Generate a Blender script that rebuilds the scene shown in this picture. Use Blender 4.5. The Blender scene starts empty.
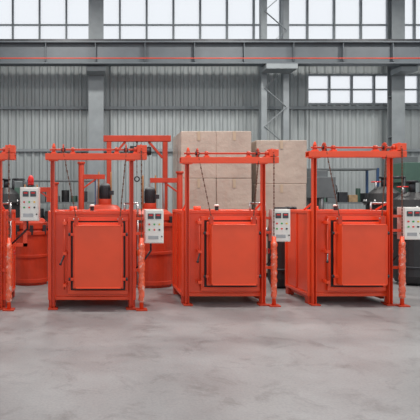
import bpy, bmesh, math, random
from mathutils import Vector, Matrix
random.seed(4)
sc=bpy.context.scene
try:
    sc.view_settings.view_transform='Standard'
except Exception: pass

# ---------------------------------------------------------------- materials
def mat(name,col,rough=0.5,metal=0.0,var=0.0,scale=6.0,bump=0.0,bscale=40,coat=0.0,col2=None,dist=0.01,p0=.3,p1=.7):
    m=bpy.data.materials.new(name); m.use_nodes=True
    nt=m.node_tree; b=nt.nodes['Principled BSDF']
    b.inputs['Base Color'].default_value=(*col,1); b.inputs['Roughness'].default_value=rough
    b.inputs['Metallic'].default_value=metal
    b.inputs['Coat Weight'].default_value=coat
    tc=nt.nodes.new('ShaderNodeTexCoord')
    if var>0 or col2:
        n=nt.nodes.new('ShaderNodeTexNoise'); n.inputs['Scale'].default_value=scale; n.inputs['Detail'].default_value=6
        nt.links.new(tc.outputs['Object'],n.inputs['Vector'])
        r=nt.nodes.new('ShaderNodeValToRGB')
        r.color_ramp.elements[0].position=p0; r.color_ramp.elements[1].position=p1
        c2=col2 if col2 else tuple(c*(1-var) for c in col)
        r.color_ramp.elements[0].color=(*c2,1); r.color_ramp.elements[1].color=(*col,1)
        nt.links.new(n.outputs['Fac'],r.inputs['Fac']); nt.links.new(r.outputs['Color'],b.inputs['Base Color'])
    if bump>0:
        n=nt.nodes.new('ShaderNodeTexNoise'); n.inputs['Scale'].default_value=bscale; n.inputs['Detail'].default_value=5
        nt.links.new(tc.outputs['Object'],n.inputs['Vector'])
        bp=nt.nodes.new('ShaderNodeBump'); bp.inputs['Strength'].default_value=bump; bp.inputs['Distance'].default_value=dist
        nt.links.new(n.outputs['Fac'],bp.inputs['Height']); nt.links.new(bp.outputs['Normal'],b.inputs['Normal'])
    return m
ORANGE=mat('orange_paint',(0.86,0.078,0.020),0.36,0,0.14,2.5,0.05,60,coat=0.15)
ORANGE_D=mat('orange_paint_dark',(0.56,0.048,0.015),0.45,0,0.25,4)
BLACK=mat('black_paint',(0.020,0.021,0.024),0.5,0,0.3,5)
DARK=mat('dark_steel',(0.05,0.052,0.06),0.45,0.5,0.4,8)
STEEL=mat('steel',(0.45,0.45,0.46),0.35,0.9,0.2,10)
CHAIN=mat('chain_steel',(0.14,0.06,0.04),0.5,0.4)
PANEL=mat('control_box_paint',(0.84,0.83,0.78),0.45,0,0.05,5)
PANELD=mat('meter_face',(0.05,0.06,0.07),0.25)
RED=mat('red_plastic',(0.7,0.02,0.02),0.3)
GREEN=mat('green_plastic',(0.03,0.4,0.08),0.35)
YEL=mat('yellow_plastic',(0.8,0.5,0.03),0.35)
CARD=mat('carton_board',(0.50,0.41,0.34),0.45,0,0.0,1.6,0.6,6,col2=(0.38,0.30,0.25),dist=0.04,coat=0.45)
TAPE=mat('packing_tape',(0.46,0.36,0.26),0.3)
WRAP2=mat('plastic_sleeve',(0.84,0.12,0.045),0.22,0,0.0,11,1.0,26,col2=(0.80,0.50,0.42),dist=0.025,coat=0.7,p0=.36,p1=.46)
WOOD=mat('pallet_wood',(0.42,0.28,0.16),0.8,0,0.4,9)
SHEET=mat('wall_sheet',(0.36,0.395,0.405),0.5,0.0,0.16,0.7)
CONC=mat('wall_concrete',(0.18,0.20,0.195),0.85,0,0.3,2,0.2,20)
COLM=mat('column_paint',(0.26,0.29,0.31),0.5,0,0.2,3)
BEAM=mat('crane_beam_paint',(0.12,0.14,0.16),0.55,0,0.2,2)
MGREEN=mat('machine_green',(0.07,0.14,0.11),0.5,0,0.2,4)
MGREY=mat('machine_grey',(0.15,0.165,0.175),0.5,0,0.25,4)
BLUE=mat('machine_blue',(0.04,0.09,0.20),0.5,0,0.2,4)
ROOF=mat('roof_sheet',(0.35,0.37,0.38),0.6)
COPPER=mat('copper_fitting',(0.5,0.25,0.12),0.4,0.7)
# floor
FLOOR=bpy.data.materials.new('floor_concrete'); FLOOR.use_nodes=True
nt=FLOOR.node_tree; b=nt.nodes['Principled BSDF']
tc=nt.nodes.new('ShaderNodeTexCoord')
def noise(s,d,r=.6,dd=0):
    n=nt.nodes.new('ShaderNodeTexNoise'); n.inputs['Scale'].default_value=s; n.inputs['Detail'].default_value=d; n.inputs['Roughness'].default_value=r
    n.inputs['Distortion'].default_value=dd
    nt.links.new(tc.outputs['Object'],n.inputs['Vector']); return n
def ramp(src,p0,c0,p1,c1):
    r=nt.nodes.new('ShaderNodeValToRGB'); r.color_ramp.elements[0].position=p0; r.color_ramp.elements[1].position=p1
    r.color_ramp.elements[0].color=(*c0,1); r.color_ramp.elements[1].color=(*c1,1); nt.links.new(src,r.inputs['Fac']); return r.outputs['Color']
def mul(a,b_,f):
    m=nt.nodes.new('ShaderNodeMix'); m.data_type='RGBA'; m.blend_type='MULTIPLY'; m.inputs['Factor'].default_value=f
    nt.links.new(a,m.inputs['A']); nt.links.new(b_,m.inputs['B']); return m.outputs['Result']
n1=noise(0.8,9,.65)
c=ramp(n1.outputs['Fac'],.3,(0.225,0.225,0.230),.7,(0.325,0.327,0.335))
c=mul(c,ramp(noise(45,4).outputs['Fac'],.3,(.6,.6,.6),.6,(1,1,1)),.4)
c=mul(c,ramp(noise(2.2,8,.75,.5).outputs['Fac'],.30,(.40,.38,.36),.48,(1,1,1)),.6)
c=mul(c,ramp(noise(7,6,.8).outputs['Fac'],.28,(.3,.3,.3),.38,(1,1,1)),.5)
nt.links.new(c,b.inputs['Base Color'])
rr=nt.nodes.new('ShaderNodeMapRange'); rr.inputs['To Min'].default_value=.28; rr.inputs['To Max'].default_value=.55
nt.links.new(n1.outputs['Fac'],rr.inputs['Value']); nt.links.new(rr.outputs['Result'],b.inputs['Roughness'])
# frosted glass
GLASS=bpy.data.materials.new('frosted_glazing'); GLASS.use_nodes=True
nt=GLASS.node_tree; nt.nodes.remove(nt.nodes['Principled BSDF'])
tb=nt.nodes.new('ShaderNodeBsdfTranslucent'); tb.inputs['Color'].default_value=(0.93,0.96,1,1)
tp=nt.nodes.new('ShaderNodeBsdfTransparent'); ms=nt.nodes.new('ShaderNodeMixShader'); ms.inputs['Fac'].default_value=0.7
nt.links.new(tb.outputs[0],ms.inputs[1]); nt.links.new(tp.outputs[0],ms.inputs[2]); nt.links.new(ms.outputs[0],nt.nodes['Material Output'].inputs['Surface'])

# ---------------------------------------------------------------- builder
class B:
    def __init__(s,name,loc=(0,0,0),rot=0):
        s.e=bpy.data.objects.new(name,None); s.e.location=loc; s.e.rotation_euler=(0,0,rot)
        s.e.empty_display_size=.2
        sc.collection.objects.link(s.e); s.bm=None
    def part(s,name,bev=0.0):
        s.flush(); s.bm=bmesh.new(); s.n=name; s.mats=[]; s.bev=bev; return s
    def mi(s,m):
        if m not in s.mats: s.mats.append(m)
        return s.mats.index(m)
    def _fin(s,verts,m,smooth=False):
        i=s.mi(m); fs=set(f for v in verts for f in v.link_faces)
        for f in fs:
            f.material_index=i; f.smooth=smooth
    def box(s,x0,x1,y0,y1,z0,z1,m):
        M=Matrix.Translation(((x0+x1)/2,(y0+y1)/2,(z0+z1)/2))@Matrix.Diagonal((abs(x1-x0),abs(y1-y0),abs(z1-z0),1))
        r=bmesh.ops.create_cube(s.bm,size=1,matrix=M); s._fin(r['verts'],m); return r['verts']
    def bar(s,p,q,w,h,m):
        p=Vector(p);q=Vector(q);d=q-p
        M=Matrix.Translation((p+q)/2)@d.to_track_quat('Z','Y').to_matrix().to_4x4()@Matrix.Diagonal((w,h,d.length,1))
        r=bmesh.ops.create_cube(s.bm,size=1,matrix=M); s._fin(r['verts'],m)
    def cyl(s,p,q,r1,m,r2=None,seg=20,smooth=True):
        p=Vector(p);q=Vector(q);d=q-p
        M=Matrix.Translation((p+q)/2)@d.to_track_quat('Z','Y').to_matrix().to_4x4()
        r=bmesh.ops.create_cone(s.bm,cap_ends=True,segments=seg,radius1=r1,radius2=r1 if r2 is None else r2,depth=d.length,matrix=M)
        s._fin(r['verts'],m)
        if smooth:
            for f in set(f for v in r['verts'] for f in v.link_faces):
                if len(f.verts)==4: f.smooth=True
    def sph(s,c,r,m,sz=1):
        M=Matrix.Translation(c)@Matrix.Diagonal((1,1,sz,1))
        q=bmesh.ops.create_uvsphere(s.bm,u_segments=16,v_segments=10,radius=r,matrix=M); s._fin(q['verts'],m,True)
    def lathe(s,prof,c,m,seg=28,smooth=False):
        rings=[]
        for r,z in prof:
            ring=[]
            for k in range(seg):
                a=2*math.pi*k/seg
                ring.append(s.bm.verts.new(Vector((c[0]+r*math.cos(a),c[1]+r*math.sin(a),c[2]+z))))
            rings.append(ring)
        vs=[v for rg in rings for v in rg]
        for a,b_ in zip(rings[:-1],rings[1:]):
            for k in range(seg):
                s.bm.faces.new((a[k],a[(k+1)%seg],b_[(k+1)%seg],b_[k]))
        s.bm.faces.new(rings[0]); s.bm.faces.new(rings[-1])
        s._fin(vs,m,smooth)
        return vs
    def torus(s,c,R,r,m,axis='Z',seg=24,sub=8):
        vs=[];rings=[]
        for k in range(seg):
            a=2*math.pi*k/seg; ring=[]
            for j in range(sub):
                t=2*math.pi*j/sub; rr=R+r*math.cos(t); z=r*math.sin(t)
                x,y=rr*math.cos(a),rr*math.sin(a)
                v={'Z':(x,y,z),'Y':(x,z,y),'X':(z,x,y)}[axis]
                ring.append(s.bm.verts.new(Vector(c)+Vector(v)))
            rings.append(ring); vs+=ring
        for k in range(seg):
            a=rings[k];b_=rings[(k+1)%seg]
            for j in range(sub): s.bm.faces.new((a[j],b_[j],b_[(j+1)%sub],a[(j+1)%sub]))
        s._fin(vs,m,True)
    def sprocket(s,c,R,w,m,teeth=16,axis='X'):
        n=teeth*2; A=[];C=[]
        for k in range(n):
            a=2*math.pi*k/n; r=R if k%2 else R*0.86
            for lst,o in ((A,-w/2),(C,w/2)):
                if axis=='X': v=(o,r*math.cos(a),r*math.sin(a))
                else: v=(r*math.cos(a),o,r*math.sin(a))
                lst.append(s.bm.verts.new(Vector(c)+Vector(v)))
        s.bm.faces.new(A); s.bm.faces.new(C)
        for k in range(n): s.bm.faces.new((A[k],A[(k+1)%n],C[(k+1)%n],C[k]))
        s._fin(A+C,m)
    def chain(s,p,q,m,pitch=0.045):
        p=Vector(p);q=Vector(q);L=(q-p).length;n=max(2,int(L/pitch))
        for k in range(n):
            a=p.lerp(q,k/n); b_=p.lerp(q,(k+0.9)/n)
            if k%2: s.bar(a,b_,0.018,0.008,m)
            else: s.bar(a,b_,0.009,0.018,m)
    def tube(s,pts,r,m,seg=8):
        for a,b_ in zip(pts[:-1],pts[1:]):
            s.cyl(a,b_,r,m,seg=seg)
        for a in pts[1:-1]: s.sph(a,r*1.02,m)
    def flush(s):
        if s.bm is None: return
        bmesh.ops.recalc_face_normals(s.bm,faces=s.bm.faces[:])
        me=bpy.data.meshes.new(s.n); s.bm.to_mesh(me); s.bm.free(); s.bm=None
        for m in s.mats: me.materials.append(m)
        o=bpy.data.objects.new(s.n,me); o.parent=s.e; sc.collection.objects.link(o)
        if s.bev:
            md=o.modifiers.new('bevel','BEVEL'); md.width=s.bev; md.segments=2; md.limit_method='ANGLE'
        s.last=o

CX,CY,F=95.0,200.0,541.0
def X(px,Y): return (px-CX)*Y/F
def Z(py,Y): return 1.6+(CY-py)*Y/F

# ---------------------------------------------------------------- box furnace
def furnace(x,y,boxz=0.0,boxx=0.78,h=2.28,beacon=False):
    o=B('box_heating_furnace',(x,y,0))
    o.part('body',0.008)
    o.box(-.63,.63,0.02,1.0,.17,1.42,ORANGE)
    for sx in (-1,1):
        for yy in (0.0,.95):
            o.box(sx*.65,sx*.60,yy,yy+.05,.12,1.44,ORANGE)
        for zz in (.12,1.39):
            o.box(sx*.65,sx*.61,.05,.95,zz,zz+.05,ORANGE)
    for yy in (0.0,.95):
        for zz in (.12,1.39): o.box(-.60,.60,yy,yy+.05,zz,zz+.05,ORANGE)
    for sx in (-1,1):
        o.box(sx*.63,sx*.65,.48,.53,.18,1.38,ORANGE)
    o.part('feet',0.005)
    for sx in (-1,1):
        for yy in (0.01,.86):
            a,b_=sorted((sx*.64,sx*.54))
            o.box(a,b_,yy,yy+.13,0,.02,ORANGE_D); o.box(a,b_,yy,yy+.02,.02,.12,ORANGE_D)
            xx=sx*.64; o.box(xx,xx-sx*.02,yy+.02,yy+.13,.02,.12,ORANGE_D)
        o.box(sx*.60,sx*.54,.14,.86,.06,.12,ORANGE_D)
    o.part('door_surround',0.006)
    o.box(-.36,.54,-.04,.0,.21,.27,ORANGE); o.box(-.36,.54,-.04,.0,1.29,1.35,ORANGE)
    o.box(-.36,-.31,-.04,.0,.27,1.29,ORANGE); o.box(.49,.54,-.04,.0,.27,1.29,ORANGE)
    o.box(-.31,.49,-.02,.01,.27,1.29,BLACK)
    o.part('lift_frame',0.003)
    for sx in (-1,1):
        xi=sx*.55; xo=sx*.605
        o.box(xi,xo,-.03,-.018,.02,h-.09,ORANGE)
        o.box(xi,xi+sx*.008,-.10,-.03,.02,h-.09,ORANGE)
        o.box(xo-sx*.008,xo,-.10,-.03,.02,h-.09,ORANGE)
        o.box(xi-sx*.05,xo+sx*.03,-.12,.02,h-.105,h-.09,ORANGE)
        o.bar((sx*.575,.02,1.55),(sx*.575,.35,1.44),.025,.025,ORANGE)
        o.box(sx*.50,sx*.64,-.14,0.0,0,.02,ORANGE_D)
    o.box(-.68,.80,-.13,-.115,h-.09,h,ORANGE); o.box(-.68,.80,-.115,.01,h-.015,h,ORANGE)
    o.box(-.68,.80,-.115,.01,h-.09,h-.075,ORANGE); o.box(-.68,.80,.0,.015,h-.09,h,ORANGE)
    o.part('lift_drive',0.003)
    o.cyl((-.62,-.05,h+.06),(.78,-.05,h+.06),.014,ORANGE_D,seg=14)
    for xx in (-.56,-.28,.36,.64):
        o.box(xx-.035,xx+.035,-.11,.01,h,h+.025,ORANGE); o.cyl((xx-.022,-.05,h+.055),(xx+.022,-.05,h+.055),.04,ORANGE_D,seg=16)
    for xx in (-.42,.50,.72):
        o.sprocket((xx,-.05,h+.06),.08,.02,ORANGE_D,14); o.cyl((xx-.03,-.05,h+.06),(xx+.03,-.05,h+.06),.03,DARK)
    o.cyl((-.56,-.05,h+.09),(-.56,-.05,h+.15),.03,ORANGE,.012); o.box(.66,.80,-.12,.02,h+.01,h+.12,ORANGE)
    dx0,dx1,dz0,dz1=-.25,.43,.33,1.24
    o.part('door_chain')
    o.chain((dx0+.02,-.15,1.35),(-.42,-.12,h+.04),CHAIN); o.chain((dx1-.02,-.15,1.35),(.50,-.12,h+.04),CHAIN)
    o.chain((.72,-.14,1.02),(.72,-.14,h+.04),CHAIN)
    o.part('door',0.012)
    o.box(dx0,dx1,-.27,-.09,dz0,dz1,ORANGE)
    o.box(dx0-.03,dx1+.03,-.09,-.045,dz0-.03,dz1+.03,ORANGE)
    o.part('door_trim',0.003)
    for a,b_,c,d in ((dx0,dx1,dz0,dz0+.02),(dx0,dx1,dz1-.02,dz1),(dx0,dx0+.02,dz0,dz1),(dx1-.02,dx1,dz0,dz1)):
        o.box(a,b_,-.278,-.268,c,d,ORANGE)
    for xx in (dx0+.0,dx1-.04):
        o.box(xx-.01,xx+.05,-.18,-.12,dz1-.0,dz1+.12,ORANGE_D)
        o.cyl((xx-.02,-.15,dz1+.08),(xx+.06,-.15,dz1+.08),.014,STEEL)
    for zz in (.45,1.1):
        for sx,xx in ((-1,dx0),(1,dx1)):
            o.box(xx,xx+sx*.08,-.16,-.13,zz-.02,zz+.02,ORANGE); o.cyl((xx+sx*.06,-.145,zz),(xx+sx*.09,-.145,zz),.025,DARK)
    o.part('door_clamp_lever')
    o.cyl((-.40,-.13,.30),(-.40,-.13,1.32),.012,ORANGE_D,seg=10)
    for zz in (.36,.82,1.26): o.box(-.425,-.37,-.16,0,zz-.02,zz+.02,ORANGE)
    o.bar((-.40,-.14,.8),(-.45,-.24,.68),.018,.018,DARK); o.sph((-.45,-.24,.68),.02,BLACK)
    o.part('counterweight')
    o.box(.64,.80,-.22,-.06,0,.02,ORANGE_D)
    o.cyl((.72,-.14,.02),(.72,-.14,1.05),.030,ORANGE)
    z=.14; prof=[(.034,.12)]
    while z<.96:
        prof.append((.046+random.uniform(-.005,.006),z)); z+=.03
    prof+= [(.034,.98)]
    vs=o.lathe(prof,(.72,-.14,0),WRAP2,16,True)
    for v in vs:
        v.co.x+=random.uniform(-.005,.005); v.co.y+=random.uniform(-.005,.005)
    o.box(.60,.70,-.06,-.03,.55,.59,ORANGE)
    o.part('pipework')
    o.tube([(.66,.2,.3),(.69,.2,.3),(.69,.2,1.3),(.69,.2,1.55),(.5,.35,1.55),(.5,.35,1.40)],.016,STEEL)
    o.cyl((.69,.2,.75),(.69,.2,.85),.03,COPPER,seg=6); o.torus((.75,.2,.8),.035,.007,RED,'X')
    o.cyl((0.0,.5,1.40),(0,.5,1.50),.03,DARK); o.cyl((0,.5,1.50),(0,.5,1.53),.045,PANEL,.03)
    o.cyl((-.3,.6,1.40),(-.3,.6,1.50),.06,ORANGE)
    o.part('control_box_arm')
    bz=.96+boxz
    if boxz<=.05:
        o.box(.64,boxx+.02,.06,.12,bz+.12,bz+.16,ORANGE); o.box(.64,boxx+.02,.06,.12,bz+.34,bz+.38,ORANGE)
    else:
        o.bar((.64,.09,1.30),(boxx+.06,.09,bz+.03),.04,.04,ORANGE); o.box(boxx+.03,boxx+.09,.13,.17,.9,bz+.3,ORANGE); o.box(.64,boxx+.09,.13,.17,.9,.95,ORANGE)
    o.tube([(boxx+.1,.10,bz+.02),(boxx+.1,.10,bz-.12),(.72,.14,bz-.35),(.64,.18,bz-.4)],.014,DARK)
    o.part('control_box',0.006)
    o.box(boxx,boxx+.28,0.0,.18,bz,bz+.50,PANEL)
    o.box(boxx+.012,boxx+.268,-.012,0.0,bz+.012,bz+.488,PANEL)
    o.part('control_box_instruments')
    for k in range(2):
        xa=boxx+.045+k*.11; o.box(xa,xa+.085,-.025,-.012,bz+.36,bz+.44,PANELD); o.box(xa+.015,xa+.07,-.028,-.025,bz+.405,bz+.425,RED)
    for k,c in enumerate((RED,GREEN,YEL)):
        o.cyl((boxx+.065+k*.075,-.03,bz+.28),(boxx+.065+k*.075,-.01,bz+.28),.013,c,seg=12)
    for k,c in enumerate((GREEN,RED,BLACK)):
        o.cyl((boxx+.065+k*.075,-.03,bz+.20),(boxx+.065+k*.075,-.01,bz+.20),.013,c,seg=12)
    o.cyl((boxx+.25,-.03,bz+.1),(boxx+.25,-.01,bz+.1),.01,DARK,seg=8)
    o.box(boxx+.05,boxx+.20,-.016,-.012,bz+.06,bz+.11,STEEL)
    if beacon:
        o.part('alarm_beacon')
        o.cyl((boxx+.15,.09,bz+.50),(boxx+.15,.09,bz+.53),.055,BLACK)
        o.lathe([(.045,.53),(.045,.62),(.035,.66),(.012,.68)],(boxx+.15,.09,bz),RED,20,True)
    o.flush()

furnace(X(92,8.0),8.0,0)
furnace(X(224,8.3),8.3,0,.74,h=2.25)
furnace(X(350,8.3),8.3,0.03,.82,h=2.34)
furnace(-1.97,8.0,0.33,.86,beacon=True)

# ---------------------------------------------------------------- pit furnaces
def pit(x,y,r=.45,h=1.25,side=1,colh=2.5,motor=True):
    o=B('pit_furnace',(x,y,0))
    o.part('drum',.004)
    prof=[(r*.9,0),(r*.9,.05),(r,.05),(r,.12),(r*.98,.12),(r*.98,h*.5),(r*1.03,h*.5),(r*1.03,h*.5+.05),(r*.98,h*.5+.05),(r*.98,h-.1),(r*1.06,h-.1),(r*1.06,h-.04),(r*.9,h-.04),(r*.88,h)]
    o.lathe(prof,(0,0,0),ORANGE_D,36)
    o.part('lid',.004)
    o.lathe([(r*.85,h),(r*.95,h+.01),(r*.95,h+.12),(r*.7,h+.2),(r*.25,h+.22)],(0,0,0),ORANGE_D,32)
    for k in range(8):
        a=k*math.pi/4+.2; o.box(r*.98*math.cos(a)-.03,r*.98*math.cos(a)+.03,r*.98*math.sin(a)-.03,r*.98*math.sin(a)+.03,h-.1,h+.08,DARK)
    if motor:
        o.part('fan_motor',.003)
        o.cyl((0,0,h+.2),(0,0,h+.32),.12,ORANGE_D); o.cyl((0,0,h+.32),(0,0,h+.58),.10,DARK)
        for k in range(16):
            a=k*math.pi/8; o.bar((.105*math.cos(a),.105*math.sin(a),h+.34),(.105*math.cos(a),.105*math.sin(a),h+.55),.008,.02,DARK)
        o.sph((0,0,h+.58),.10,MGREY,.5); o.box(.08,.17,-.05,.05,h+.40,h+.48,DARK)
    o.part('lift_column',.003)
    cx=side*(r+.12)
    o.cyl((cx,0,0),(cx,0,colh),.055,ORANGE_D); o.cyl((cx,0,0),(cx,0,.03),.12,ORANGE_D); o.cyl((cx,0,colh),(cx,0,colh+.04),.075,ORANGE_D)
    o.bar((cx,0,h+.75),(0,0,h+.75),.06,.09,ORANGE_D); o.bar((cx,0,h+.5),(cx-side*.3,0,h+.72),.03,.03,ORANGE_D)
    o.cyl((cx-side*.3,0,h+.1),(cx-side*.3,0,h+.75),.02,STEEL)
    o.cyl((0,0,h+.55),(0,0,h+.75),.02,STEEL)
    for k in (-.12,.12): o.cyl((k,.15,h+.15),(k,.15,h+.85),.016,COPPER)
    o.torus((cx-side*.1,-.10,1.1),.12,.012,BLACK,'Y'); o.bar((cx-side*.22,-.1,1.1),(cx-side*-.02,-.1,1.1),.014,.014,BLACK)
    o.cyl((cx,-.1,1.1),(cx,0,1.1),.02,DARK)
    o.flush()
pit(X(150,10.2),10.2,.44,1.22,1,2.1)
pit(X(105,10.5),10.5,.34,1.30,-1,2.3)
pit(X(30,10.4),10.4,.36,1.05,1,1.9)

o=B('lifting_gantry',(X(137,11.6),11.6,0))
o.part('frame',.006)
for sx in (-.60,.60):
    o.box(sx-.05,sx+.05,-.05,.05,.02,2.85,ORANGE_D); o.box(sx-.10,sx+.10,-.35,.35,0,.03,ORANGE_D); o.bar((sx,-.3,.03),(sx,0,.6),.04,.04,ORANGE_D)
o.box(-.72,.72,-.06,.06,2.85,2.98,ORANGE_D)
o.bar((-.55,0,2.5),(-.25,0,2.85),.05,.05,ORANGE_D); o.bar((.55,0,2.5),(.25,0,2.85),.05,.05,ORANGE_D)
o.part('chain_hoist')
o.box(-.15,.15,-.1,.1,2.55,2.75,BLACK); o.cyl((.15,0,2.65),(.30,0,2.65),.09,DARK); o.cyl((0,0,2.75),(0,0,2.85),.02,STEEL)
o.chain((0,0,2.1),(0,0,2.55),CHAIN,.06); o.torus((0,0,2.05),.05,.014,DARK,'Y')
o.flush()

# ---------------------------------------------------------------- stacks of cartons
def crate(px0,px1,pytop,Y,depth=1.2,rows=4,cols=2):
    x0,x1=X(px0,Y),X(px1,Y); w=x1-x0; h=Z(pytop,Y)
    o=B('carton_stack',((x0+x1)/2,Y,0))
    o.part('pallet',.003)
    for xx in (-w/2+.02,-.05,w/2-.12): o.box(xx,xx+.1,0,depth,0,.09,WOOD)
    for k in range(6):
        yy=k*(depth-.1)/5; o.box(-w/2,w/2,yy,yy+.1,.09,.115,WOOD)
    o.part('cartons',.015)
    ch=(h-.115)/rows; cw=w/cols
    for r in range(rows):
        for c in range(cols):
            for d in range(2):
                j=random.uniform(-.010,.010)
                z0=.115+r*ch; xa=-w/2+c*cw+.003+j; xb=-w/2+(c+1)*cw-.001+j; ya=d*depth/2+.006+j*.8
                o.box(xa,xb,ya,ya+depth/2-.02,z0+.001,z0+ch-.001,CARD)
    o.part('tape')
    for r in range(rows):
        z0=.115+r*ch
        for c in range(cols):
            xm=-w/2+(c+.5)*cw; o.box(xm-.03,xm+.03,-.010,-.006,z0+ch*.8,z0+ch-.01,TAPE)
    o.flush()
crate(181,252,131,11.0,1.2,3,2)
crate(256,307,140,11.2,1.2,3,1)

# ---------------------------------------------------------------- background machines
def workbench_rack(px,Y,w=1.6,h=2.1):
    o=B('storage_rack',(X(px,Y),Y,0))
    o.part('uprights',.003)
    for sx in (-w/2,w/2):
        for yy in (0,.6): o.box(sx-.03,sx+.03,yy-.03,yy+.03,0,h,BLUE)
    o.part('shelves',.003)
    for z in (.3,.9,1.5,h-.05):
        o.box(-w/2,w/2,-.02,.62,z,z+.04,MGREY)
    o.part('stored_parts',.008)
    for z in (.34,.94,1.54):
        xx=-w/2+.06
        while xx<w/2-.25:
            ww=random.uniform(.12,.28); hh=random.uniform(.15,.42); m=random.choice([DARK,MGREY,BLACK,WOOD,ORANGE_D,MGREEN])
            if random.random()<.5: o.box(xx,xx+ww,.1,.45,z,z+hh,m)
            else: o.cyl((xx+ww/2,.3,z),(xx+ww/2,.3,z+hh),ww/2,m)
            xx+=ww+.04
    o.flush()
workbench_rack(335,15.2,2.4,2.5)
workbench_rack(62,16.0,2.0,2.2)

def retort(x,y,s=1,h=1.9,r=.32):
    o=B('steel_retort',(x,y,0))
    o.part('vessel',.004)
    o.lathe([(r*.5,0),(r*.8,.05),(r,.18),(r,h*.8),(r*1.2,h*.8),(r*1.2,h*.8+.05),(r,h*.8+.05),(r*.9,h*.92),(r*.4,h)],(0,0,0),BLACK,28)
    o.part('top_fittings')
    o.cyl((0,0,h-.02),(0,0,h+.22),.06,DARK); o.cyl((0,0,h+.18),(0,0,h+.22),.11,DARK)
    o.tube([(r*.5,0,h*.93),(r*.5,0,h+.2),(r*1.25,0,h+.2),(r*1.25,0,.5)],.03,DARK)
    o.torus((-r*.5,0,h+.1),.09,.012,RED,'Z'); o.cyl((-r*.5,0,h*.93),(-r*.5,0,h+.1),.02,STEEL)
    for k in range(10):
        a=k*math.pi/5; o.cyl((r*1.1*math.cos(a),r*1.1*math.sin(a),h*.8-.03),(r*1.1*math.cos(a),r*1.1*math.sin(a),h*.8+.09),.018,STEEL,seg=6)
    o.part('support_bands')
    for z in (.35,.95): o.torus((0,0,z),r+.01,.02,DARK)
    o.flush()
retort(X(280,9.9),9.9,h=1.25,r=.22)
retort(X(412,10.3),10.3,h=1.75,r=.36)
retort(X(384,12.0),12.0,h=1.9,r=.36)
retort(X(6,13.2),13.2,h=1.9,r=.35)

def gearmachine(x,y,m,w=1.3,h=2.2,name='drilling_machine'):
    o=B(name,(x,y,0))
    o.part('base',.01); o.box(-w/2,w/2,-.4,.5,0,.18,m); o.box(-w/2+.1,w/2-.1,-.35,.1,.18,.85,m); o.box(-w/2,w/2,-.42,.15,.85,.93,MGREY)
    o.part('column',.01); o.box(-.17,.17,.15,.5,.18,h,m)
    o.part('head',.012); o.box(-.28,.28,-.35,.55,h-.55,h-.05,m); o.box(-.2,.2,-.1,.45,h-.05,h+.12,MGREY)
    o.cyl((0,-.2,h-.95),(0,-.2,h-.5),.06,STEEL); o.cyl((0,-.2,h-1.1),(0,-.2,h-.95),.03,DARK)
    o.part('feed_wheel'); o.torus((.36,-.1,h-.35),.13,.014,DARK,'X'); o.cyl((.26,-.1,h-.35),(.38,-.1,h-.35),.03,STEEL)
    for k in range(3):
        a=k*2.09; o.bar((.36,-.1,h-.35),(.36,-.1+.13*math.cos(a),h-.35+.13*math.sin(a)),.012,.012,STEEL)
    o.flush()
gearmachine(X(408,14.0),14.0,MGREEN,1.3,2.6)
gearmachine(X(318,13.2),13.2,MGREY,1.1,2.2)
gearmachine(X(20,15.6),15.6,MGREEN,1.2,2.0)

# ---------------------------------------------------------------- room shell
WY=18.0; XL,XR=-9.0,16.0
def simple(name,fn,bev=0):
    o=B(name+'_tmp'); o.part(name,bev); fn(o); o.flush()
    ob=o.last; ob.parent=None; bpy.data.objects.remove(o.e); ob.name=name; return ob
simple('floor',lambda o:o.box(XL-.2,XR+.2,-6,WY+.3,-.15,0,FLOOR))
def corr(o,x0,x1,z0,z1,y,m,p=.26,d=.06):
    xs=[];x=x0
    seq=[(0,0),(.12,0),(.16,-d),(.22,-d)]
    while x<x1:
        for a,dd in seq: xs.append((x+a,dd))
        x+=p
    pv=None;vs=[]
    for xx,dd in xs:
        a=o.bm.verts.new((xx,y+dd,z0)); b_=o.bm.verts.new((xx,y+dd,z1)); vs+=[a,b_]
        if pv: o.bm.faces.new((pv[0],a,b_,pv[1]))
        pv=(a,b_)
    o._fin(vs,m)
wx0=X(306,WY)
WT=6.35
def bw(o):
    corr(o,XL,wx0-.05,1.1,WT,WY,SHEET)
    corr(o,wx0-.05,XR,1.1,4.75,WY,SHEET)
    corr(o,wx0-.05,XR,5.80,WT,WY,SHEET)
    o.box(XL,XR,WY,WY+.2,0,1.1,CONC)
    o.box(XL,XR,WY-.08,WY+.05,1.08,1.16,COLM)
    corr(o,XL,XR,8.5,9.2,WY,SHEET)
simple('wall_back',bw)
def win(name,x0,x1,z0,z1,n,cross=1):
    o=B(name,(0,WY,0)); o.part('glazing'); o.box(x0,x1,.03,.04,z0,z1,GLASS)
    o.part('frame',.004); o.box(x0,x1,-.05,.08,z0,z0+.07,COLM); o.box(x0,x1,-.05,.08,z1-.07,z1,COLM)
    for k in range(n+1):
        xx=x0+(x1-x0-.06)*k/n; o.box(xx,xx+.06,-.04,.08,z0,z1,COLM)
    for c in range(cross):
        zz=z0+(z1-z0)*(c+1)/(cross+1); o.box(x0,x1,-.03,.07,zz-.02,zz+.02,COLM)
    o.flush()
win('window_1',wx0,XR,4.75,5.80,12,1)
win('window_2',XL,XR,WT,8.5,28,1)
simple('wall_left',lambda o:o.box(XL-.2,XL,3,WY,0,9.2,SHEET))
simple('wall_right',lambda o:o.box(XR,XR+.2,3,WY,0,9.2,SHEET))
def rf(o):
    ys=3.0
    for k in range(5):
        o.box(XL,XR,ys,ys+2.1,9.2,9.3,ROOF); ys+=3.175
    for k in range(6):
        o.box(XL+k*5,XL+k*5+.25,3,WY,8.95,9.2,COLM)
simple('ceiling',rf)
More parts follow.
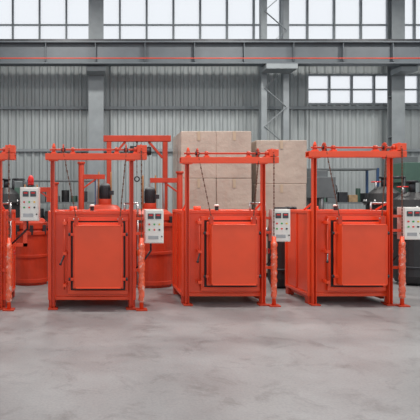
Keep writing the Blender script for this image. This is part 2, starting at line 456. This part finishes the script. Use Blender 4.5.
def column(px,wpx,Y,lattice=False,h=8.9):
    w=wpx*Y/F
    o=B('steel_column',(X(px,Y),Y,0)); o.part('shaft',.004)
    if not lattice:
        o.box(-w/2,w/2,-.14,-.12,0,h,COLM); o.box(-w/2,w/2,.12,.14,0,h,COLM); o.box(-.012,.012,-.12,.12,0,h,COLM)
        o.box(-w/2-.08,w/2+.08,-.22,.22,0,.04,COLM)
        for k in range(5): o.box(-w/2,w/2,-.12,.12,1+k*1.3,1.02+k*1.3,COLM)
    else:
        for sx in (-1,1):
            xx=sx*(w/2-.08); o.box(xx-.09,xx+.09,-.12,.12,0,h,COLM)
        z=.3;s=1
        while z<h-.7:
            o.bar((-s*(w/2-.08),-.13,z),(s*(w/2-.08),-.13,z+.6),.06,.02,COLM); z+=.6; s=-s
        o.box(-w/2-.08,w/2+.08,-.22,.22,0,.04,COLM)
    o.part('bracket',.004); o.box(-w/2-.05,w/2+.05,-.75,-.15,5.55,5.70,COLM)
    o.flush()
column(96,15,17.3); column(274,27,17.0,True); column(-60,15,17.3); column(396,13,17.3)
def cb(o):
    y=16.5
    o.box(XL,XR,y-.18,y+.18,5.72,5.76,BEAM); o.box(XL,XR,y-.18,y+.18,6.36,6.40,BEAM); o.box(XL,XR,y-.015,y+.015,5.76,6.36,BEAM)
    x=XL
    while x<XR: o.box(x,x+.02,y-.16,y-.015,5.76,6.36,BEAM); x+=1.5
    o.box(XL,XR,y-.04,y+.04,6.40,6.50,DARK)
    o.box(XL,XR,y-.28,y-.24,5.84,5.87,ORANGE_D)
simple('crane_runway_beam',cb)
def gr(o):
    for z in (3.2,4.6): o.box(XL,XR,WY-.14,WY-.06,z,z+.09,COLM)
simple('trim_1',gr)

for k,(lx,ly) in enumerate([(-2.5,7.3),(2.5,7.3),(7.5,7.3),(-1,13.5),(4.5,13.5),(9.5,13.5)]):  # unseen ceiling fixtures, added to light the hall from above
    o=B('added_bay_lamp',(lx,ly,8.0)); o.part('shade'); o.lathe([(.08,.35),(.12,.2),(.32,0),(.30,0.0),(.10,.18),(.06,.3)],(0,0,0),STEEL); o.cyl((0,0,.33),(0,0,1.19),.015,DARK)
    o.flush()
    ld=bpy.data.lights.new('fill_light_data','AREA'); ld.shape='DISK'; ld.size=.6; ld.energy=260; ld.color=(1,.96,.90)
    l=bpy.data.objects.new('fill_light',ld); l.parent=o.e; l.location=(0,0,-.03); sc.collection.objects.link(l)

w=bpy.data.worlds.new('sky'); sc.world=w; w.use_nodes=True
bg=w.node_tree.nodes['Background']; bg.inputs['Color'].default_value=(0.95,0.97,1.0,1); bg.inputs['Strength'].default_value=0.96

cd=bpy.data.cameras.new('camera'); cd.sensor_width=36; cd.lens=36*F/420
cd.shift_x=(210-CX)/420; cd.shift_y=-(210-CY)/420
cam=bpy.data.objects.new('camera',cd); cam.location=(0,0,1.6); cam.rotation_euler=(math.pi/2,0,0)
sc.collection.objects.link(cam); sc.camera=cam
